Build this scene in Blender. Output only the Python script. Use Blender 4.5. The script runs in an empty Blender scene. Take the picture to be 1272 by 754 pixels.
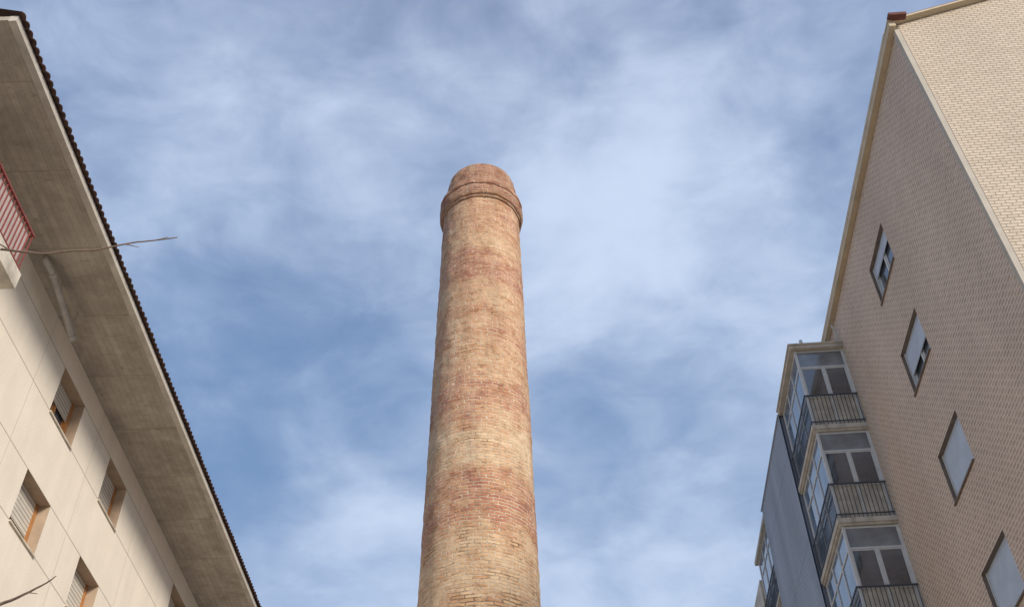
import bpy, math, random
from mathutils import Vector, Matrix, noise
random.seed(4)
SC=bpy.context.scene
COL=SC.collection
G=-1.6

# ---------------------------------------------------------------- mesh builder
class MB:
    def __init__(s): s.v=[]; s.f=[]; s.m=[]; s.sm=[]
    def face(s,pts,m=0,smooth=False):
        b=len(s.v); s.v+= [tuple(p) for p in pts]; s.f.append(tuple(range(b,b+len(pts)))); s.m.append(m); s.sm.append(smooth)
    def box(s,x0,x1,y0,y1,z0,z1,m=0):
        b=len(s.v)
        s.v+=[(x0,y0,z0),(x1,y0,z0),(x1,y1,z0),(x0,y1,z0),(x0,y0,z1),(x1,y0,z1),(x1,y1,z1),(x0,y1,z1)]
        for q in ((3,2,1,0),(4,5,6,7),(0,1,5,4),(1,2,6,5),(2,3,7,6),(3,0,4,7)):
            s.f.append(tuple(b+i for i in q)); s.m.append(m); s.sm.append(False)
    def tube(s,pts,rad,n=8,m=0):
        pts=[Vector(p) for p in pts]; b=len(s.v); up=None
        for i,p in enumerate(pts):
            t=(pts[min(i+1,len(pts)-1)]-pts[max(i-1,0)]).normalized()
            if up is None:
                up=Vector((0,0,1)) if abs(t.z)<.9 else Vector((1,0,0))
            a=t.cross(up).normalized(); c=a.cross(t).normalized(); up=c
            r=rad[i] if isinstance(rad,(list,tuple)) else rad
            for k in range(n):
                w=2*math.pi*k/n
                s.v.append(tuple(p+a*math.cos(w)*r+c*math.sin(w)*r))
        for i in range(len(pts)-1):
            for k in range(n):
                k2=(k+1)%n
                s.f.append((b+i*n+k,b+i*n+k2,b+(i+1)*n+k2,b+(i+1)*n+k)); s.m.append(m); s.sm.append(True)
        s.f.append(tuple(b+k for k in range(n))[::-1]); s.m.append(m); s.sm.append(False)
        e=b+(len(pts)-1)*n
        s.f.append(tuple(e+k for k in range(n))); s.m.append(m); s.sm.append(False)
    def obj(s,name,mats,parent=None,loc=(0,0,0),uv=None,**props):
        me=bpy.data.meshes.new(name); me.from_pydata(s.v,[],s.f); me.update()
        for mt in mats: me.materials.append(mt)
        for i,p in enumerate(me.polygons): p.material_index=s.m[i]; p.use_smooth=s.sm[i]
        ul=me.uv_layers.new(name="UVMap")
        for p in me.polygons:
            n=p.normal; ax=max(range(3),key=lambda k:abs(n[k]))
            for li in p.loop_indices:
                co=me.vertices[me.loops[li].vertex_index].co
                ul.data[li].uv = (co.y,co.z) if ax==0 else ((co.x,co.z) if ax==1 else (co.x,co.y))
        o=bpy.data.objects.new(name,me); COL.objects.link(o); o.location=loc
        if parent: o.parent=parent
        for k,v in props.items(): o[k]=v
        return o

def empty(name,loc=(0,0,0),rz=0,**props):
    o=bpy.data.objects.new(name,None); COL.objects.link(o); o.location=loc; o.rotation_euler=(0,0,rz)
    for k,v in props.items(): o[k]=v
    return o
def copy_tree(src,children,parent,loc):
    c=src.copy(); COL.objects.link(c); c.parent=parent; c.location=loc
    for ch in children:
        d=ch.copy(); COL.objects.link(d); d.parent=c
    return c

# ---------------------------------------------------------------- materials
class NT:
    def __init__(s,name):
        s.mat=bpy.data.materials.new(name); s.mat.use_nodes=True; s.t=s.mat.node_tree
        s.bsdf=s.t.nodes["Principled BSDF"]
    def n(s,typ,**k):
        nd=s.t.nodes.new(typ)
        for a,b in k.items(): setattr(nd,a,b)
        return nd
    def l(s,a,b): s.t.links.new(a,b)
    def uv(s): return s.n('ShaderNodeTexCoord').outputs['UV']
    def ob(s): return s.n('ShaderNodeTexCoord').outputs['Object']
    def math(s,op,a,b=None,c=None):
        nd=s.n('ShaderNodeMath',operation=op)
        for i,x in enumerate((a,b,c)):
            if x is None: continue
            if isinstance(x,(int,float)): nd.inputs[i].default_value=x
            else: s.l(x,nd.inputs[i])
        return nd.outputs[0]
    def noise(s,vec,scale,detail=4,rough=.55,dist=0):
        nd=s.n('ShaderNodeTexNoise'); s.l(vec,nd.inputs['Vector'])
        nd.inputs['Scale'].default_value=scale; nd.inputs['Detail'].default_value=detail
        nd.inputs['Roughness'].default_value=rough; nd.inputs['Distortion'].default_value=dist
        return nd.outputs['Fac']
    def mapping(s,vec,scale=(1,1,1),rot=(0,0,0),loc=(0,0,0)):
        nd=s.n('ShaderNodeMapping'); s.l(vec,nd.inputs['Vector'])
        nd.inputs['Scale'].default_value=scale; nd.inputs['Rotation'].default_value=rot; nd.inputs['Location'].default_value=loc
        return nd.outputs[0]
    def ramp(s,fac,stops,interp='LINEAR'):
        nd=s.n('ShaderNodeValToRGB'); s.l(fac,nd.inputs[0]); cr=nd.color_ramp; cr.interpolation=interp
        while len(cr.elements)<len(stops): cr.elements.new(.5)
        for e,(p,c) in zip(cr.elements,stops):
            e.position=p; e.color=(c[0],c[1],c[2],1) if isinstance(c,(tuple,list)) else (c,c,c,1)
        return nd.outputs[0]
    def mix(s,fac,a,b,mode='MIX'):
        nd=s.n('ShaderNodeMix',data_type='RGBA',blend_type=mode)
        for sock,x in ((nd.inputs[0],fac),(nd.inputs[6],a),(nd.inputs[7],b)):
            if isinstance(x,(int,float)): sock.default_value=x if sock==nd.inputs[0] else (x,x,x,1)
            elif isinstance(x,(tuple,list)): sock.default_value=(*x,1)
            else: s.l(x,sock)
        return nd.outputs[2]
    def bump(s,h,strength=.5,dist=.02):
        nd=s.n('ShaderNodeBump'); s.l(h,nd.inputs['Height']); nd.inputs['Strength'].default_value=strength
        nd.inputs['Distance'].default_value=dist; s.l(nd.outputs[0],s.bsdf.inputs['Normal'])
    def out(s,col,rough=.85,spec=.3,metal=0):
        if isinstance(col,(tuple,list)): s.bsdf.inputs['Base Color'].default_value=(*col,1)
        else: s.l(col,s.bsdf.inputs['Base Color'])
        s.bsdf.inputs['Roughness'].default_value=rough; s.bsdf.inputs['Specular IOR Level'].default_value=spec
        s.bsdf.inputs['Metallic'].default_value=metal
        return s.mat

def worn(name,col,rough=.8,var=.25,scale=3,spec=.3,metal=0,bump=0):
    m=NT(name); o=m.ob()
    n1=m.noise(o,scale,6,.65); 
    f=m.ramp(n1,[(.3,1-var),(.7,1+var*.3)])
    c=m.mix(1.0,col,f,'MULTIPLY')
    if bump: m.bump(m.noise(o,40,4),bump,.01)
    return m.out(c,rough,spec,metal)

def brick(name,c1,c2,mortar,w,h,ms,stain=.25,bump=.5,bias=0):
    m=NT(name); uv=m.uv()
    b=m.n('ShaderNodeTexBrick'); m.l(uv,b.inputs['Vector'])
    b.inputs['Scale'].default_value=1; b.inputs['Brick Width'].default_value=w; b.inputs['Row Height'].default_value=h
    b.inputs['Mortar Size'].default_value=ms; b.inputs['Mortar Smooth'].default_value=.2; b.inputs['Bias'].default_value=bias
    b.inputs['Color1'].default_value=(*c1,1); b.inputs['Color2'].default_value=(*c2,1); b.inputs['Mortar'].default_value=(*mortar,1)
    n1=m.noise(m.mapping(uv,(1,.35,1)),.5,5,.6); n2=m.noise(uv,9,3)
    c=m.mix(1.0,b.outputs[0],m.ramp(n1,[(.3,1-stain),(.7,1.05)]),'MULTIPLY')
    c=m.mix(1.0,c,m.ramp(n2,[(.3,.92),(.7,1.06)]),'MULTIPLY')
    m.bump(m.math('SUBTRACT',1.0,b.outputs['Fac']),bump,.012)
    return m.out(c,.75,.3)

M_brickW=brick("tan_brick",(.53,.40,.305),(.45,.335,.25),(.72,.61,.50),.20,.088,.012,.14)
M_brickS=brick("tan_brick_painted_sunlit",(.61,.515,.405),(.54,.45,.345),(.30,.245,.19),.20,.08,.011,.10)  # same brick as the west face, with sunlight put into a paler colour

def soffit_mat():
    m=NT("board_marked_concrete"); uv=m.uv()
    sw=m.mapping(uv,(1,1,1),(0,0,math.pi/2))
    b=m.n('ShaderNodeTexBrick'); m.l(sw,b.inputs['Vector']); b.inputs['Scale'].default_value=1
    b.inputs['Brick Width'].default_value=2.05; b.inputs['Row Height'].default_value=.15; b.inputs['Mortar Size'].default_value=.005
    b.offset=0
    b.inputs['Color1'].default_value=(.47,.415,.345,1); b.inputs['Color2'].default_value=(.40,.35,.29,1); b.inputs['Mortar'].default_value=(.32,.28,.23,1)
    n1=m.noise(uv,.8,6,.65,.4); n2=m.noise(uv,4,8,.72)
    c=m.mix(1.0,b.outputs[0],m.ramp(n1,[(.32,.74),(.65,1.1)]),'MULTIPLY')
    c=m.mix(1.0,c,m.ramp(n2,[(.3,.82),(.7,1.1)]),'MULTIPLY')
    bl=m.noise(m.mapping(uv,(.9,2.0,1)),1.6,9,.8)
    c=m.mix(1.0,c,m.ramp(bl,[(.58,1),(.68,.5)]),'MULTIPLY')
    sp=m.n('ShaderNodeSeparateXYZ'); m.l(uv,sp.inputs[0])
    j=m.math('LESS_THAN',m.math('FLOORED_MODULO',sp.outputs[1],2.05),.025)
    c=m.mix(m.math('MULTIPLY',j,.2),c,(.12,.10,.08))
    m.bump(n2,.5,.02)
    return m.out(c,.9,.2)
M_soffit=soffit_mat()
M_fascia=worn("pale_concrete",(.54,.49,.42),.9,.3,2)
def render_mat():
    m=NT("cream_render_panels"); uv=m.uv(); sp=m.n('ShaderNodeSeparateXYZ'); m.l(uv,sp.inputs[0])
    y,z=sp.outputs[0],sp.outputs[1]
    def j(v,off,per,w): return m.math('LESS_THAN',m.math('FLOORED_MODULO',m.math('SUBTRACT',v,off-w/2),per),w)
    a=m.math('MAXIMUM',j(z,14.83+1.6,2.8,.026),j(z,13.27+1.6,2.8,.026))
    a=m.math('MAXIMUM',a,m.math('MULTIPLY',j(y,19.85,3.45,.02),.6))
    n1=m.noise(m.mapping(uv,(1.6,.22,1)),.9,6,.65); n2=m.noise(uv,1.1,5,.6); n3=m.noise(uv,30,3)
    c=m.mix(1.0,(.80,.715,.595),m.ramp(n1,[(.3,.92),(.65,1.02)]),'MULTIPLY')
    c=m.mix(1.0,c,m.ramp(n2,[(.3,.95),(.7,1.02)]),'MULTIPLY')
    c=m.mix(1.0,c,m.ramp(n3,[(.3,.93),(.7,1.05)]),'MULTIPLY')
    c=m.mix(m.math('MULTIPLY',a,.6),c,(.2,.16,.12))
    m.bump(m.math('ADD',m.math('MULTIPLY',n3,.3),m.math('SUBTRACT',1.0,a)),.4,.01)
    return m.out(c,.9,.2)
M_render=render_mat()
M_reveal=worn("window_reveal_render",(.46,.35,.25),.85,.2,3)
M_brown=worn("brown_painted_shade_and_sill",(.20,.155,.125),.6,.3,4)  # shade painted dark on brick-building reveals and trim gaps; also the sill colour
M_tile=worn("dark_roof_tile",(.12,.07,.055),.85,.5,5)
M_tileR=worn("red_roof_tile",(.16,.065,.05),.85,.4,5)
M_wood=worn("varnished_wood",(.46,.21,.075),.5,.35,6)
M_white=worn("white_paint",(.62,.62,.60),.5,.15,3)
M_cream=worn("cream_paint",(.66,.59,.48),.8,.45,2.5)
def stained_slab():
    m=NT("weathered_cream_slab"); o=m.ob()
    n1=m.noise(m.mapping(o,(1,1,.6)),1.6,6,.65); n2=m.noise(m.mapping(o,(5,5,.6)),.9,4,.5)
    c=m.mix(1.0,(.56,.51,.43),m.ramp(n1,[(.35,.75),(.6,1.0)]),'MULTIPLY')
    c=m.mix(m.ramp(n2,[(.55,0),(.72,.5)]),c,(.24,.205,.165))
    return m.out(c,.85,.2)
M_slab=stained_slab()
M_pale=worn("beige_corner_strip",(.46,.415,.345),.7,.15,2)
M_trim=worn("tan_metal_trim",(.55,.45,.31),.7,.2,2)
M_dark=worn("dark_metal",(.07,.07,.075),.5,.2,4,.4)
M_red=worn("red_metal",(.26,.065,.055),.6,.3,4)
M_pink=worn("pale_pink_sheet",(.50,.42,.39),.7,.2,3)
M_pipe=worn("grey_plastic_pipe",(.42,.385,.345),.6,.25,4)
M_bark=worn("bark",(.22,.15,.11),.9,.4,25)
M_inner=worn("dim_interior",(.05,.048,.045),.9,.3,1)
def glass(name,col,rough=.06,spec=.8,ior=1.5,var=1.3):
    m=NT(name); o=m.ob(); n1=m.noise(o,var,3)
    c=m.mix(1.0,col,m.ramp(n1,[(.35,.6),(.65,1.3)]),'MULTIPLY')
    m.bsdf.inputs['IOR'].default_value=ior
    return m.out(c,rough,spec)
M_glass=glass("window_glass",(.075,.085,.10),.05,.8,1.9)
M_glassB=glass("blue_glass",(.13,.19,.27),.06,.8,1.9)
M_glassG=glass("grey_glass",(.19,.21,.23),.12,.8,1.7)
def slats(name,col,per=.05,horizontal=True,depth=.5,dark=.55,rough=.6):
    m=NT(name); uv=m.uv(); sp=m.n('ShaderNodeSeparateXYZ'); m.l(uv,sp.inputs[0])
    v=sp.outputs[1] if horizontal else sp.outputs[0]
    w=m.math('FLOORED_MODULO',v,per); w=m.math('DIVIDE',w,per)
    g=m.ramp(w,[(0,dark),(.2,1),(.8,1),(1,dark)])
    c=m.mix(1.0,col,g,'MULTIPLY')
    c=m.mix(1.0,c,m.ramp(m.noise(m.uv(),2,4),[(.3,.85),(.7,1.05)]),'MULTIPLY')
    m.bump(g,depth,.01)
    return m.out(c,rough,.3)
M_shut=slats("roller_shutter_slats",(.62,.56,.47),.1,dark=.35)
M_shutB=slats("pale_grey_shutter_slats",(.50,.57,.66),.05,dark=.75)

# ---------------------------------------------------------------- chimney
def chimney_mat(name,bias=.12,dark=1.0,midamp=1.15):
    m=NT(name); uv=m.uv(); ob=m.ob()
    wob=m.n('ShaderNodeTexNoise'); m.l(uv,wob.inputs['Vector']); wob.inputs['Scale'].default_value=2.2; wob.inputs['Detail'].default_value=4
    vm=m.n('ShaderNodeVectorMath',operation='SUBTRACT'); m.l(wob.outputs['Color'],vm.inputs[0]); vm.inputs[1].default_value=(.5,.5,.5)
    vs=m.n('ShaderNodeVectorMath',operation='MULTIPLY'); m.l(vm.outputs[0],vs.inputs[0]); vs.inputs[1].default_value=(.4,.13,0)
    va=m.n('ShaderNodeVectorMath',operation='ADD'); m.l(uv,va.inputs[0]); m.l(vs.outputs[0],va.inputs[1])
    RH=.115
    b=m.n('ShaderNodeTexBrick'); m.l(va.outputs[0],b.inputs['Vector']); b.inputs['Scale'].default_value=1
    b.inputs['Brick Width'].default_value=10.68/28; b.inputs['Row Height'].default_value=RH; b.inputs['Mortar Size'].default_value=.018
    b.inputs['Mortar Smooth'].default_value=.45
    b.inputs['Color1'].default_value=(0,0,0,1); b.inputs['Color2'].default_value=(1,1,1,1); b.inputs['Mortar'].default_value=(.5,.5,.5,1)
    sp=m.n('ShaderNodeSeparateXYZ'); m.l(uv,sp.inputs[0])
    n_low=m.noise(m.mapping(ob,(1,1,.8)),.6,5,.65)
    zz=m.math('ADD',sp.outputs[1],m.math('MULTIPLY',m.math('SUBTRACT',n_low,.5),3.0))
    t=m.math('DIVIDE',m.math('SUBTRACT',zz,14.0),21.0)
    def p(z): return (z-14)/21
    band=m.ramp(t,[(0,.15),(p(16.4),.12),(p(17.7),.8),(p(18.4),.75),(p(19.6),.08),(p(20.6),.08),(p(21.7),.75),(p(22.4),.7),(p(23.4),.35),
        (p(24.4),.38),(p(25.0),.62),(p(25.6),.5),(p(26.3),.3),(p(27.3),.38),(p(28.0),.72),(p(28.6),.65),(p(29.4),.4),(p(30.6),.45),(p(31.2),.6),(p(32.2),.55),(1,.65)],'EASE')
    course=m.math('FLOOR',m.math('DIVIDE',sp.outputs[1],RH))
    wn=m.n('ShaderNodeTexWhiteNoise',noise_dimensions='1D'); m.l(course,wn.inputs['W'])
    rr=m.math('ADD',m.math('MULTIPLY',band,.76),m.math('MULTIPLY',m.math('SUBTRACT',b.outputs[0],.5),.28))
    rr=m.math('ADD',rr,m.math('MULTIPLY',m.math('SUBTRACT',wn.outputs[0],.5),.14))
    n_mid=m.noise(m.mapping(ob,(1,1,.7)),.9,9,.68)
    rr=m.math('ADD',rr,m.math('MULTIPLY',m.math('SUBTRACT',n_mid,.5),midamp))
    rr=m.math('ADD',rr,bias)
    col=m.ramp(rr,[(0,(.72,.52,.325)),(.25,(.63,.405,.235)),(.5,(.55,.30,.165)),(.75,(.46,.205,.125)),(1,(.36,.145,.095))])
    n_f=m.noise(uv,5,8,.75)
    col=m.mix(1.0,col,m.ramp(n_f,[(.30,.65),(.47,.98),(.68,1.2)]),'MULTIPLY')
    mort=m.ramp(m.noise(uv,1.6,6,.75),[(.40,(.22,.13,.085)),(.52,(.78,.65,.49))])
    col=m.mix(m.math('MULTIPLY',b.outputs['Fac'],.85),col,mort)
    fl=m.noise(m.mapping(uv,(1,2.4,1)),6,7,.78)
    col=m.mix(m.ramp(fl,[(.60,0),(.70,.55)]),col,(.72,.59,.45))
    fd=m.noise(m.mapping(uv,(1,2.6,1),(0,0,0),(5,9,0)),5,7,.78)
    col=m.mix(m.ramp(fd,[(.62,0),(.72,.5)]),col,(.19,.10,.07))
    st=m.noise(m.mapping(uv,(2.2,.14,1),(0,0,0),(2,4,0)),1.1,6,.6)
    col=m.mix(m.ramp(st,[(.56,0),(.72,.35)]),col,(.66,.53,.40))
    dk=m.ramp(m.noise(m.mapping(uv,(1.2,.16,1)),1.0,5,.6),[(.3,.82),(.55,1.03)])
    col=m.mix(1.0,col,dk,'MULTIPLY')
    if dark!=1: col=m.mix(1.0,col,dark,'MULTIPLY')
    h=m.math('ADD',m.math('MULTIPLY',m.math('SUBTRACT',1.0,b.outputs['Fac']),.6),m.math('MULTIPLY',n_f,1.3))
    m.bump(h,1.0,.05)
    return m.out(col,.9,.2)
M_chim=chimney_mat("weathered_chimney_brick")
M_cap=chimney_mat("dark_weathered_cap_brick",.22,.82,1.0)
M_soot=worn("sooty_brick",(.10,.075,.06),.95,.4,4)
CH=(-2.68,28.0,0)
chimney=empty("chimney",(CH[0],CH[1],G),label="tall round tapering weathered brick factory chimney with collared top",category="chimney")
def lathe(name,prof,mat,seg=144,step=.13,amp=.012,inner=False):
    pts=[]
    for (r0,z0),(r1,z1) in zip(prof,prof[1:]):
        k=max(1,int(math.hypot(r1-r0,z1-z0)/step))
        for i in range(k): pts.append((r0+(r1-r0)*i/k,z0+(z1-z0)*i/k))
    pts.append(prof[-1])
    vs=[];fs=[]
    for r,z in pts:
        for k in range(seg):
            a=2*math.pi*k/seg
            d=amp*noise.noise(Vector((math.cos(a)*5,math.sin(a)*5,z*3.5)))*1.6+.02*noise.noise(Vector((math.cos(a)*1.5,math.sin(a)*1.5,z*.4)))
            rr=r+d; vs.append((rr*math.cos(a),rr*math.sin(a),z-G))
    for i in range(len(pts)-1):
        for k in range(seg):
            k2=(k+1)%seg; fs.append((i*seg+k,i*seg+k2,(i+1)*seg+k2,(i+1)*seg+k))
    me=bpy.data.meshes.new(name); me.from_pydata(vs,[],fs); me.update(); me.materials.append(mat)
    ul=me.uv_layers.new(name="UVMap"); q=0
    acc=[pts[0][1]]
    for a,b in zip(pts,pts[1:]): acc.append(acc[-1]+math.hypot(b[0]-a[0],b[1]-a[1]))
    for i in range(len(pts)-1):
        for k in range(seg):
            p=me.polygons[q]; q+=1; p.use_smooth=abs(pts[i+1][0]-pts[i][0])<.03
            for li,(kk,ii) in zip(p.loop_indices,((k,i),(k+1,i),(k+1,i+1),(k,i+1))):
                ul.data[li].uv=(kk/seg*10.68,acc[ii])
    o=bpy.data.objects.new(name,me); COL.objects.link(o); o.parent=chimney
    return o
lathe("shaft",[(2.05,-.2),(1.80,15.4),(1.515,32.4)],M_chim,step=.1,amp=.018)
lathe("plinth",[(2.45,G),(2.45,-.5),(2.38,-.35),(2.08,-.2)],M_chim)
lathe("collar",[(1.515,32.22),(1.57,32.24),(1.58,32.36),(1.63,32.38),(1.665,32.46),(1.685,32.60),(1.69,32.74),(1.67,32.85),(1.635,32.88),(1.635,32.95),(1.665,32.97),(1.67,33.10),(1.64,33.2),(1.59,33.24),(1.57,33.38),(1.52,33.42),(1.46,33.55)],M_cap,step=.05,amp=.026)
lathe("crown",[(1.46,33.55),(1.445,33.95),(1.425,34.10),(1.40,34.27),(1.365,34.42),(1.31,34.58),(1.25,34.71),(1.16,34.82),(1.05,34.89),(.95,34.92),(.95,33.0)],M_cap,step=.05,amp=.026)
lathe("flue",[(.94,34.85),(.94,32.9),(.02,32.9)],M_soot,amp=0)

# ---------------------------------------------------------------- walls with openings
def holes_wall(mb,fn,u0,u1,v0,v1,holes,depth,m=0,mr=0):
    us=sorted(set([u0,u1]+[h[0] for h in holes]+[h[1] for h in holes]))
    vs=sorted(set([v0,v1]+[h[2] for h in holes]+[h[3] for h in holes]))
    for a,b in zip(us,us[1:]):
        for c,d in zip(vs,vs[1:]):
            cu,cv=(a+b)/2,(c+d)/2
            if any(h[0]<cu<h[1] and h[2]<cv<h[3] for h in holes): continue
            mb.face([fn(a,c,0),fn(b,c,0),fn(b,d,0),fn(a,d,0)],m)
    for a,b,c,d in holes:
        mb.face([fn(a,c,0),fn(b,c,0),fn(b,c,depth),fn(a,c,depth)],mr)
        mb.face([fn(a,d,0),fn(b,d,0),fn(b,d,depth),fn(a,d,depth)],mr)
        mb.face([fn(a,c,0),fn(a,d,0),fn(a,d,depth),fn(a,c,depth)],mr)
        mb.face([fn(b,c,0),fn(b,d,0),fn(b,d,depth),fn(b,c,depth)],mr)
        mb.face([fn(a,c,depth),fn(b,c,depth),fn(b,d,depth),fn(a,d,depth)],2)

def make_window(s,w,h,dep,fm,parent,loc,shutter,sm,t=.06,sillm=None,mg=None):
    mg=mg or M_glass
    mb=MB()
    def bx(d0,d1,y0,y1,z0,z1,mi=0):
        xa,xb=sorted((-s*d0,-s*d1)); mb.box(xa,xb,y0,y1,z0,z1,mi)
    e=.003
    bx(dep-.06,dep+.07,-w/2+e,-w/2+t,-h/2+e,h/2-e); bx(dep-.06,dep+.07,w/2-t,w/2-e,-h/2+e,h/2-e)
    bx(dep,dep+.07,-w/2+t,w/2-t,h/2-t,h/2-e); bx(dep-.05,dep+.07,-w/2+t,w/2-t,-h/2+e,-h/2+t)
    bx(dep-.012,dep+.06,-.04,.04,-h/2+t,h/2-t)
    for a,b in ((-w/2+t,-.04),(.04,w/2-t)):
        bx(dep+.01,dep+.05,a+.002,a+.05,-h/2+t+.002,h/2-t-.002); bx(dep+.01,dep+.05,b-.05,b-.002,-h/2+t+.002,h/2-t-.002)
        bx(dep+.01,dep+.05,a+.05,b-.05,-h/2+t+.002,-h/2+t+.05)
    win=mb.obj("window",[fm],parent,loc)
    mb=MB(); xa,xb=sorted((-s*(dep+.03),-s*(dep+.036))); mb.box(xa,xb,-w/2+t+.04,w/2-t-.04,-h/2+t+.04,h/2-t-.004)
    mb.obj("glass",[mg],win)
    mb=MB(); xa,xb=sorted((-s*(dep-.04),-s*(dep-.02)))
    mb.box(xa,xb,-w/2+t+.004,w/2-t-.004,h/2-shutter*h,h/2-.005)
    mb.obj("roller_shutter",[sm],win)
    mb=MB(); xa,xb=sorted((s*.04,-s*(dep-.065))); mb.box(xa,xb,-w/2,w/2,-h/2-.03,-h/2+.004)
    mb.obj("sill",[sillm],win)
    return win

# ---------------------------------------------------------------- cream building
HL=16.7
LB=empty("apartment_building",(-10.46,0,G),math.radians(2.25),label="cream rendered apartment building with deep concrete eave and tiled roof",category="building")
Y0,Y1=9.5,38.0
wl=[]
for yc in (18.1,21.5,27.6,31.0):
    for zc in (15.45,12.65,9.85,7.05,4.25): wl.append((yc,zc))
ww,wh=1.4,1.25
# wall mesh is built with z measured from the ground
mb=MB()
holes=[(y-ww/2,y+ww/2,z-wh/2-G,z+wh/2-G) for y,z in wl]+[(10.6,12.0,14.12-G,16.05-G)]
HZ=HL-G
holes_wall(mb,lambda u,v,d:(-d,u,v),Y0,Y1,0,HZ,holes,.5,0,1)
mb.face([(0,Y0,0),(-12,Y0,0),(-12,Y0,HZ),(0,Y0,HZ)],0)
mb.face([(0,Y1,0),(-12,Y1,0),(-12,Y1,HZ),(0,Y1,HZ)],0)
mb.face([(-12,Y0,0),(-12,Y1,0),(-12,Y1,HZ),(-12,Y0,HZ)],0)
mb.obj("wall",[M_render,M_reveal,M_inner],LB)
for i,(y,z) in enumerate(wl):
    sh={(18.1,15.45):.45,(21.5,15.45):.72,(18.1,12.65):.68,(21.5,12.65):.8}.get((y,z),.6)
    make_window(1,ww,wh,.31,M_wood,LB,(0,y,z-G),sh,M_shut,.12,M_cream)
mb=MB()
OV=1.76
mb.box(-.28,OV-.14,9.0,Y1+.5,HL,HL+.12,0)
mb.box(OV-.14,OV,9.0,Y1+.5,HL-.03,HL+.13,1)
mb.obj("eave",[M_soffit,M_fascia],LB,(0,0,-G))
def tile_roof(name,xe,xr,ya,yb,ze,zr,per,mat,parent,sgn=1):
    vs=[];fs=[];n=8
    cols=int((yb-ya)/per*n)
    xs=[0,.012,.03,.06,.2,.6,1.0]
    for layer in (0,1):
        for i in range(cols+1):
            y=ya+i*per/n; ph=(i%n)/n
            k=int(i//n)
            arch=abs(math.sin(math.pi*ph))
            jig=.022*noise.noise(Vector((k*3.1,0,0)))
            for j,t in enumerate(xs):
                x=xe+(xr-xe)*t; z=ze+(zr-ze)*t
                z+=arch*.035-(.02 if layer else 0)+jig*.5
                if j==0: x+=sgn*(arch*.022+jig)
                vs.append((x,y,z))
    m=len(xs); off=(cols+1)*m
    for i in range(cols):
        for j in range(m-1):
            a=i*m+j; fs.append((a,a+1,a+m+1,a+m)); fs.append((off+a,off+a+m,off+a+m+1,off+a+1))
        fs.append((i*m,i*m+m,off+i*m+m,off+i*m))
    me=bpy.data.meshes.new(name); me.from_pydata(vs,[],fs); me.update(); me.materials.append(mat)
    o=bpy.data.objects.new(name,me); COL.objects.link(o); o.parent=parent; o.location=(0,0,-G)
    return o
tile_roof("roof",OV+.08,-6.0,8.93,Y1+.6,HL+.15,HL+2.6,.175,M_tile,LB)
mb=MB()
mb.face([(-6,8.93,HL+2.6),(-14,8.93,HL+.1),(-14,Y1+.6,HL+.1),(-6,Y1+.6,HL+2.6)])
mb.face([(OV-.3,9.0,HL+.12),(-6,9.0,HL+2.5),(-13.9,9.0,HL+.12)])
mb.obj("rear_roof_slope",[M_tile],LB,(0,0,-G))
# red balcony
mb=MB(); mb.box(.003,1.4,9.9,12.55,13.62,13.98)
bal=mb.obj("balcony",[M_cream],LB,(0,0,-G),label="balcony with red metal railing")
mb=MB()
zt=14.98; zb=14.06
mb.box(1.32,1.37,9.95,12.52,zt-.04,zt); mb.box(1.33,1.36,9.95,12.52,zb,zb+.03)
y=9.97
while y<12.5: mb.box(1.335,1.355,y,y+.018,zb+.03,zt-.04); y+=.125
for yy in (12.47,9.95):
    mb.box(.0,1.32,yy,yy+.045,zt-.038,zt-.002); mb.box(.0,1.33,yy+.005,yy+.04,zb+.002,zb+.028)
    x=.06
    while x<1.3: mb.box(x,x+.02,yy+.01,yy+.03,zb+.028,zt-.038); x+=.125
for yy in (12.49,9.97): mb.box(1.335,1.36,yy-.012,yy+.012,13.98,zb)
mb.obj("railing",[M_red],bal)
mb=MB(); mb.box(1.29,1.30,9.99,12.44,14.03,zt-.06); mb.box(.01,1.28,12.43,12.44,14.03,zt-.06)
mb.obj("privacy_screen",[M_pink],bal)
# drain pipe hung under the eave
mb=MB()
mb.tube([(.36,14.58,16.69),(.37,14.59,16.58),(.42,14.64,16.52),(.46,14.8,16.47),(.47,15.6,16.28),(.47,16.3,16.11),(.46,16.5,16.06)],.07,12)
mb.tube([(.463,14.84,16.46),(.465,14.96,16.434)],.084,12); mb.tube([(.466,16.38,16.09),(.46,16.5,16.06)],.084,12)
mb.box(.46,.48,15.3,15.32,16.40,16.70); mb.box(.45,.47,16.30,16.32,16.17,16.70)
mb.obj("drain_pipe",[M_pipe],LB,(0,0,-G))

# ---------------------------------------------------------------- brick building
RB=empty("apartment_building",(8.0,12.68,G),0,label="tan brick gabled apartment building with recessed windows",category="building")
HR=21.0
def P(x,y,z): return (x-8.0,y-12.68,z-G)
YA,YB,XE=13.12,23.6,21.0
RW=[(18.18,z) for z in (18.58,15.72,12.82,10.0,7.15,4.3,1.45)]
rw,rh=1.6,1.22
mb=MB()
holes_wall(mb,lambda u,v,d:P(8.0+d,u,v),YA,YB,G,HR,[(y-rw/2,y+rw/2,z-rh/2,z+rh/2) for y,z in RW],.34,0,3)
slope=math.tan(math.radians(19)); XR=(8+XE)/2; ZR=HR+slope*(XR-8)
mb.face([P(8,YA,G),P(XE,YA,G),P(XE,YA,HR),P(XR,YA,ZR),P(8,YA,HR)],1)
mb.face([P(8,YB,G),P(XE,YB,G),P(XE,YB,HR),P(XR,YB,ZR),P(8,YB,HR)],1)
mb.face([P(XE,YA,G),P(XE,YB,G),P(XE,YB,HR),P(XE,YA,HR)],1)
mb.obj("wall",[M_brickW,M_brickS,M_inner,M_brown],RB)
shs=[.30,.55,.95,.95,.5,.9,.8]
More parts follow.
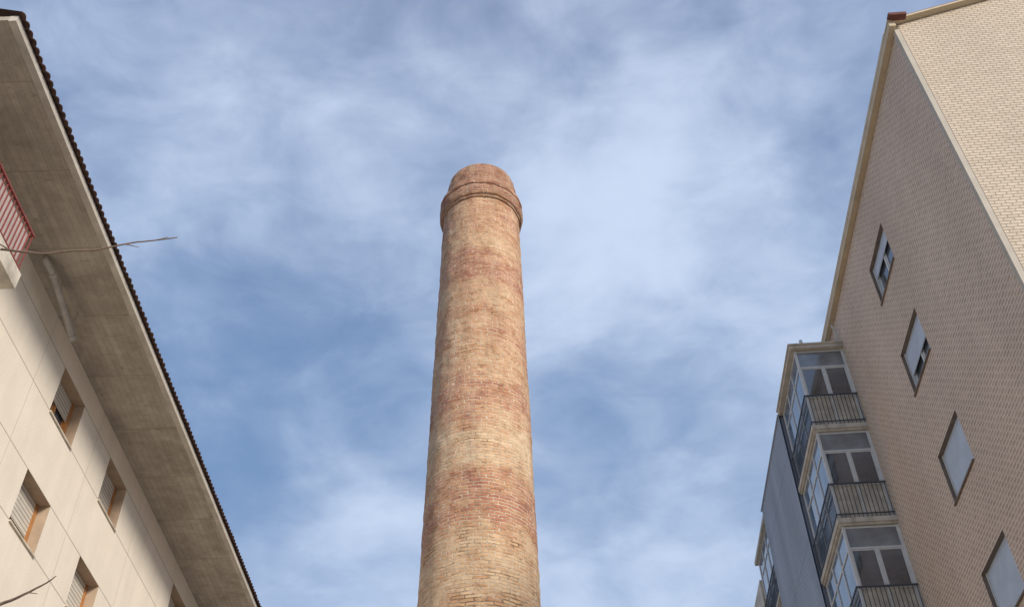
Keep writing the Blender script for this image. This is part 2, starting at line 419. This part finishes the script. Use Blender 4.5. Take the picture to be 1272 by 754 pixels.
for (y,z),s_ in zip(RW,shs):
    make_window(-1,rw,rh,.14,M_white,RB,P(8,y,z),s_,M_shutB,.045,M_brown)
yo=YA-.16
def slab(mb,y0,y1,dz,th,x0=7.84):
    for xa,xb,za,zb_ in ((x0,XR,HR+.02-slope*(8-x0),ZR+.02),(XR,XE+.16,ZR+.02,HR+.02-slope*.16)):
        pts=[(xa,za+dz),(xb,zb_+dz),(xb,zb_+dz+th),(xa,za+dz+th)]
        A=[P(x,y0,z) for x,z in pts]; B=[P(x,y1,z) for x,z in pts]
        mb.face(A); mb.face(B)
        for i in range(4):
            j=(i+1)%4; mb.face([A[i],A[j],B[j],B[i]])
mb=MB(); slab(mb,yo+.02,YB+.1,.06,.04,7.90)
mb.box(7.86-8,8.25-8,yo-.14-12.68,yo-12.68+.018,HR+.0-G,HR+.09-G)
mb.obj("roof",[M_tileR],RB)
mb=MB(); slab(mb,yo,YA+.2,.0,.057); mb.obj("verge_trim",[M_trim],RB)
mb=MB()
mb.box(7.85-8,7.995-8,yo+.02-12.68,YB+.08-12.68,HR-.2-G,HR-.045-G)
mb.box(7.845-8,7.895-8,YA+.21-12.68,YB+.08-12.68,HR-.04-G,HR+.08-G)
mb.obj("eave_trim",[M_trim],RB)
mb=MB()
a=YA-12.68
mb.box(-.03,.08,a-.03,a+.09,0,HR-.205-G,0)
mb.box(-.012,-.002,a+.09,a+.115,0,HR-.205-G,1)  # dark strips on both faces paint the shadow gap beside the trim
mb.box(.08,.105,a-.012,a-.002,0,HR-.205-G,1)
mb.obj("corner_trim",[M_pale,M_brown],RB)

# ---------------------------------------------------------------- balconied / clad building
RC=empty("apartment_building",(8.1,28,G),0,label="apartment building with stacked glazed balconies and blue-grey corrugated cladding",category="building")
def Q(x,y,z): return (x-8.1,y-28,z-G)
def qbox(mb,x0,x1,y0,y1,z0,z1,m=0):
    a=Q(x0,y0,z0); b=Q(x1,y1,z1); mb.box(a[0],b[0],a[1],b[1],a[2],b[2],m)
mb=MB()
qbox(mb,8.1,20,23.72,37.5,G,19.6)
mb.obj("wall",[M_brickW],RC)
mb=MB(); qbox(mb,8.0,20.2,23.74,37.7,19.62,19.8); mb.obj("roof",[M_cream],RC)
xs=6.52
mb=MB()
yy=25.4; per=.15; z0,z1=G+2.8,19.75
prof=[]
while yy<30.4:
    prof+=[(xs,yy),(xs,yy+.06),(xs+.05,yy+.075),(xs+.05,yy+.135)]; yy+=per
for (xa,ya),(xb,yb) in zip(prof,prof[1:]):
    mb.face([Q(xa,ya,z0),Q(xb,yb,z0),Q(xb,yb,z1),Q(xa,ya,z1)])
ye=prof[-1][1]
qbox(mb,xs+.06,8.1,25.4,ye,z0,z1-.05)
def clad_mat():
    m=NT("blue_grey_corrugated_metal"); o=m.ob()
    n1=m.noise(m.mapping(o,(1,1,.2)),1.2,5)
    c=m.mix(1.0,(.38,.42,.48),m.ramp(n1,[(.3,.8),(.7,1.1)]),'MULTIPLY')
    sp=m.n('ShaderNodeSeparateXYZ'); m.l(o,sp.inputs[0])
    j=m.math('LESS_THAN',m.math('FLOORED_MODULO',sp.outputs[2],2.85),.03)
    c=m.mix(m.math('MULTIPLY',j,.5),c,(.1,.11,.13))
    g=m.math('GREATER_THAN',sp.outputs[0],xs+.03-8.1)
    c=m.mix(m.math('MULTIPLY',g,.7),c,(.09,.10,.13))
    return m.out(c,.55,.4)
M_clad=clad_mat()
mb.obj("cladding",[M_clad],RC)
mb=MB(); qbox(mb,xs-.03,8.1,25.38,ye+.02,19.76,19.80); mb.obj("parapet_cap",[M_clad],RC)

W,L,ST=1.38,2.85,2.85
def balcony(parent,loc):
    mb=MB(); mb.box(-.06,W,-.06,L,-.13,0,0); mb.box(-.02,W,-.02,L,-.19,-.13,0)
    base=mb.obj("balcony",[M_slab],parent,loc)
    top=ST-.195
    kids=[]
    mb=MB()
    rail=1.0
    mb.box(.02,.085,.02,.085,.0,top)
    mb.box(W-.08,W-.002,.03,.09,.0,top)
    mb.box(.03,.09,L-.1,L-.02,0,top)
    for z in (rail-.02,2.03,top-.06): mb.box(.085,W-.08,.035,.085,z,z+.05)
    mb.box(.1,W-.08,.035,.08,0,.06)
    xm=(W+.02)/2
    mb.box(xm-.025,xm+.025,.03,.088,.06,2.03)
    for a,b in ((.085,xm-.025),(xm+.025,W-.08)):
        mb.box(a+.002,a+.035,.045,.08,rail+.042,2.028); mb.box(b-.035,b-.002,.045,.08,rail+.042,2.028)
        mb.box(a+.035,b-.035,.045,.08,1.99,2.026)
    for z in (rail-.02,2.03,top-.06,.0): mb.box(.035,.08,.085,L-.1,z,z+.045)
    n=3
    for i in range(1,n):
        y=.1+(L-.2)*i/n; mb.box(.03,.085,y-.022,y+.022,.045,top-.06)
    kids.append(mb.obj("window_frame",[M_white],base))
    mb=MB()
    mb.box(.085,W-.08,.055,.062,rail+.03,2.08,0)
    mb.box(.085,W-.08,.05,.058,2.08,top-.06,3)
    mb.box(.055,.062,.085,L-.1,rail+.03,top-.05,1)
    mb.box(.085,W-.08,.06,.066,.06,rail-.02,2); mb.box(.056,.063,.085,L-.1,.06,rail-.02,1)
    kids.append(mb.obj("glass",[M_glass,M_glassB,M_cream,M_glassG],base))
    mb=MB()
    mb.box(-.05,W-.01,-.045,-.015,.98,1.02); mb.box(-.05,W-.01,-.04,-.02,.1,.13)
    mb.box(-.05,-.02,-.01,L,.982,1.018); mb.box(-.045,-.025,-.02,L,.102,.128)
    x=-.04
    while x<W-.03: mb.box(x,x+.016,-.037,-.022,.0,.98); x+=.105
    y=.06
    while y<L: mb.box(-.042,-.028,y,y+.016,.0,.98); y+=.105
    kids.append(mb.obj("railing",[M_dark],base))
    return base,kids
b0,k0=balcony(RC,Q(6.62,22.5,17.1))
for i in range(1,6): copy_tree(b0,k0,RC,Q(6.62,22.5,17.1-ST*i))
for i in range(0,6): copy_tree(b0,k0,RC,Q(6.62,30.6,16.9-ST*i))
mb=MB(); qbox(mb,6.52,8.0,22.40,25.38,19.76,19.87); qbox(mb,6.55,8.0,30.5,33.6,19.56,19.7)
qbox(mb,6.48,8.0,22.36,25.38,19.87,19.91)
mb.obj("balcony_canopy",[M_slab],RC)
mb=MB(); qbox(mb,7.9,8.09,23.8,37.4,G,19.4)
qbox(mb,6.6,8.0,33.6,37.4,G,19.0)
mb.obj("rear_wall",[M_cream],RC)
mb=MB(); mb.tube([Q(7.9,22.42,19.91),Q(7.9,22.42,20.3),Q(7.8,22.27,20.42)],.025,8); mb.obj("vent_pipe",[M_white],RC)
mb=MB(); mb.tube([Q(6.9,22.5,19.91),Q(6.9,22.5,20.12)],.05,8); mb.obj("vent_pipe",[M_white],RC)

# ---------------------------------------------------------------- tree with bare branches
T=empty("tree",(-6.2,4.6,G),label="bare leafless tree with thin twigs",category="tree")
def tl(p): return (p[0]+6.2,p[1]-4.6,p[2]-G)
mb=MB(); mb.tube([tl(p) for p in ((-6.2,4.6,G),(-6.22,4.62,0),(-6.15,4.6,1.4),(-6.2,4.7,2.6),(-6.3,4.8,3.6))],[.16,.13,.11,.09,.07],12)
mb.obj("trunk",[M_bark],T)
mb=MB()
def limb(p,rad):
    q=[]; pp=[Vector(x) for x in p]
    for i in range(len(pp)-1):
        for k in range(5):
            t=k/5; v=pp[i].lerp(pp[i+1],t)
            r=rad[0]+(rad[1]-rad[0])*((i+t)/(len(pp)-1))
            v+=Vector([noise.noise(v*6+Vector((j*7,0,0)))*r*1.8 for j in range(3)])
            q.append((v,r))
    q.append((pp[-1],rad[1]))
    mb.tube([tl(a) for a,_ in q],[b for _,b in q],7)
limb([(-6.25,4.75,3.2),(-5.2,4.5,4.2),(-4.2,4.3,4.75),(-3.405,4.207,4.915)],[.03,.008])
limb([(-3.405,4.207,4.915),(-3.13,4.21,4.86),(-2.80,4.22,4.86),(-2.55,4.23,4.93),(-2.30,4.233,4.951)],[.008,.0035])
limb([(-3.35,4.207,4.905),(-3.45,4.2,4.99),(-3.55,4.2,5.2)],[.006,.002])
limb([(-2.62,4.228,4.91),(-2.53,4.235,4.885)],[.004,.002])
limb([(-2.42,4.23,4.94),(-2.36,4.235,4.965)],[.003,.002])
limb([(-6.2,4.7,2.4),(-5.3,5.2,3.0),(-4.3,5.6,3.2),(-3.54,5.75,3.35),(-3.35,5.7,3.39),(-3.18,5.65,3.47)],[.022,.0035])
limb([(-3.36,5.7,3.39),(-3.28,5.68,3.37)],[.004,.002])
for k in range(9):
    a=math.radians(120+k*22); z=2.2+k*.15
    e=Vector((-6.2+math.cos(a)*1.2,4.7+math.sin(a)*1.2,z+1.2))
    limb([(-6.2,4.7,z),e,e+Vector((math.cos(a)*.6,math.sin(a)*.6,.8))],[.03,.004])
    limb([e,e+Vector((math.cos(a+.7)*.5,math.sin(a+.7)*.5,.5))],[.012,.003])
mb.obj("crown",[M_bark],T)

# ---------------------------------------------------------------- ground
gm=NT("paved_ground"); n=gm.noise(gm.ob(),.3,6)
M_ground=gm.out(gm.ramp(n,[(.3,(.35,.32,.275)),(.7,(.45,.41,.355))]),.9)
mb=MB(); mb.face([(-600,-600,G),(600,-600,G),(600,600,G),(-600,600,G)])
mb.obj("ground",[M_ground],None,kind="structure")

# ---------------------------------------------------------------- sky
EL,AZ=26,138
w=bpy.data.worlds.new("World"); SC.world=w; w.use_nodes=True; t=w.node_tree
for n_ in list(t.nodes): t.nodes.remove(n_)
class WN(NT):
    def __init__(s): s.t=t
W_=WN()
out=W_.n('ShaderNodeOutputWorld'); bg=W_.n('ShaderNodeBackground'); W_.l(bg.outputs[0],out.inputs[0])
sky=W_.n('ShaderNodeTexSky'); sky.sky_type='NISHITA'; sky.sun_disc=False
sky.sun_elevation=math.radians(EL); sky.sun_rotation=math.radians(AZ); sky.air_density=1.2; sky.dust_density=1.0
bg.inputs['Strength'].default_value=.15
gen=W_.n('ShaderNodeTexCoord').outputs['Generated']
nv=W_.n('ShaderNodeVectorMath',operation='NORMALIZE'); W_.l(gen,nv.inputs[0]); D=nv.outputs[0]
n1=W_.noise(W_.mapping(D,(1,1,1),(0,0,0),(3.1,1.7,.4)),3.4,4,.5,.2)
n2=W_.noise(W_.mapping(D,(1,1,1.5),(.2,.5,.3),(7.7,2.3,0)),7.0,6,.53,.4)
n3=W_.noise(W_.mapping(D,(1.0,1.6,2.2),(.5,-.45,.2),(1.7,5.3,0)),13.0,7,.55,.5)
val=W_.math('ADD',W_.math('MULTIPLY',W_.math('SUBTRACT',n1,.5),.9),W_.math('MULTIPLY',W_.math('SUBTRACT',n2,.5),1.25))
val=W_.math('ADD',val,W_.math('MULTIPLY',W_.math('SUBTRACT',n3,.5),.5))
for d,amp,k in (((-.127,.558,.82),.24,90),((-.309,.577,.756),.26,100),((.03,.58,.81),.14,90),((.165,.624,.764),.20,60),((-.187,.839,.511),.30,150),((.05,.875,.48),.30,160),((.12,.76,.64),.30,50),
              ((-.255,.758,.6),-.30,90),((.047,.794,.607),-.22,200),((-.259,.47,.844),-.16,60),((-.37,.66,.655),-.20,120),((-.02,.44,.9),-.22,60),((.03,.70,.71),.16,90)):
    vd=W_.n('ShaderNodeVectorMath',operation='DOT_PRODUCT')
    W_.l(D,vd.inputs[0]); vd.inputs[1].default_value=Vector(d).normalized()
    e=W_.math('EXPONENT',W_.math('MULTIPLY',W_.math('SUBTRACT',vd.outputs['Value'],1.0),float(k)))
    val=W_.math('ADD',val,W_.math('MULTIPLY',e,amp))
fac=W_.ramp(W_.math('ADD',W_.math('MULTIPLY',val,.82),.38),[(0,0),(1,1)],'EASE')
dz=W_.n('ShaderNodeSeparateXYZ'); W_.l(D,dz.inputs[0])
base=W_.mix(W_.ramp(dz.outputs[2],[(.66,0),(.90,1)]),(1.2,2.05,3.75),(1.75,2.2,3.6))
cloud=W_.mix(fac,base,(4.0,4.75,6.1))
fin=W_.mix(W_.math('ADD',W_.math('MULTIPLY',fac,.35),.65),sky.outputs[0],cloud)
W_.l(fin,bg.inputs['Color'])

s=bpy.data.lights.new("sun",'SUN'); s.energy=4.0; s.angle=math.radians(16); s.color=(1,.915,.80)
so=bpy.data.objects.new("sun",s); COL.objects.link(so)
el,az=math.radians(EL),math.radians(AZ)
d=Vector((math.cos(el)*math.sin(az),math.cos(el)*math.cos(az),math.sin(el)))
so.rotation_euler=d.to_track_quat('Z','Y').to_euler(); so.location=(30,-30,50)

# ---------------------------------------------------------------- camera
th,rho,yaw=math.radians(44.7),math.radians(1.34),math.radians(3.1)
R=Vector((1,0,0)); U=Vector((0,-math.sin(th),math.cos(th))); F=Vector((0,math.cos(th),math.sin(th)))
R2=R*math.cos(rho)-U*math.sin(rho); U2=U*math.cos(rho)+R*math.sin(rho)
Z=Matrix.Rotation(yaw,3,'Z'); R2=Z@R2; U2=Z@U2; F=Z@F
cam=bpy.data.cameras.new("camera"); co=bpy.data.objects.new("camera",cam); COL.objects.link(co)
co.matrix_world=Matrix(((R2.x,U2.x,-F.x,0),(R2.y,U2.y,-F.y,0),(R2.z,U2.z,-F.z,0),(0,0,0,1)))
cam.sensor_width=36; cam.lens=1315/1272*36; cam.clip_start=.05; cam.clip_end=3000
SC.camera=co
SC.view_settings.view_transform='Standard'; SC.view_settings.look='None'; SC.view_settings.exposure=0
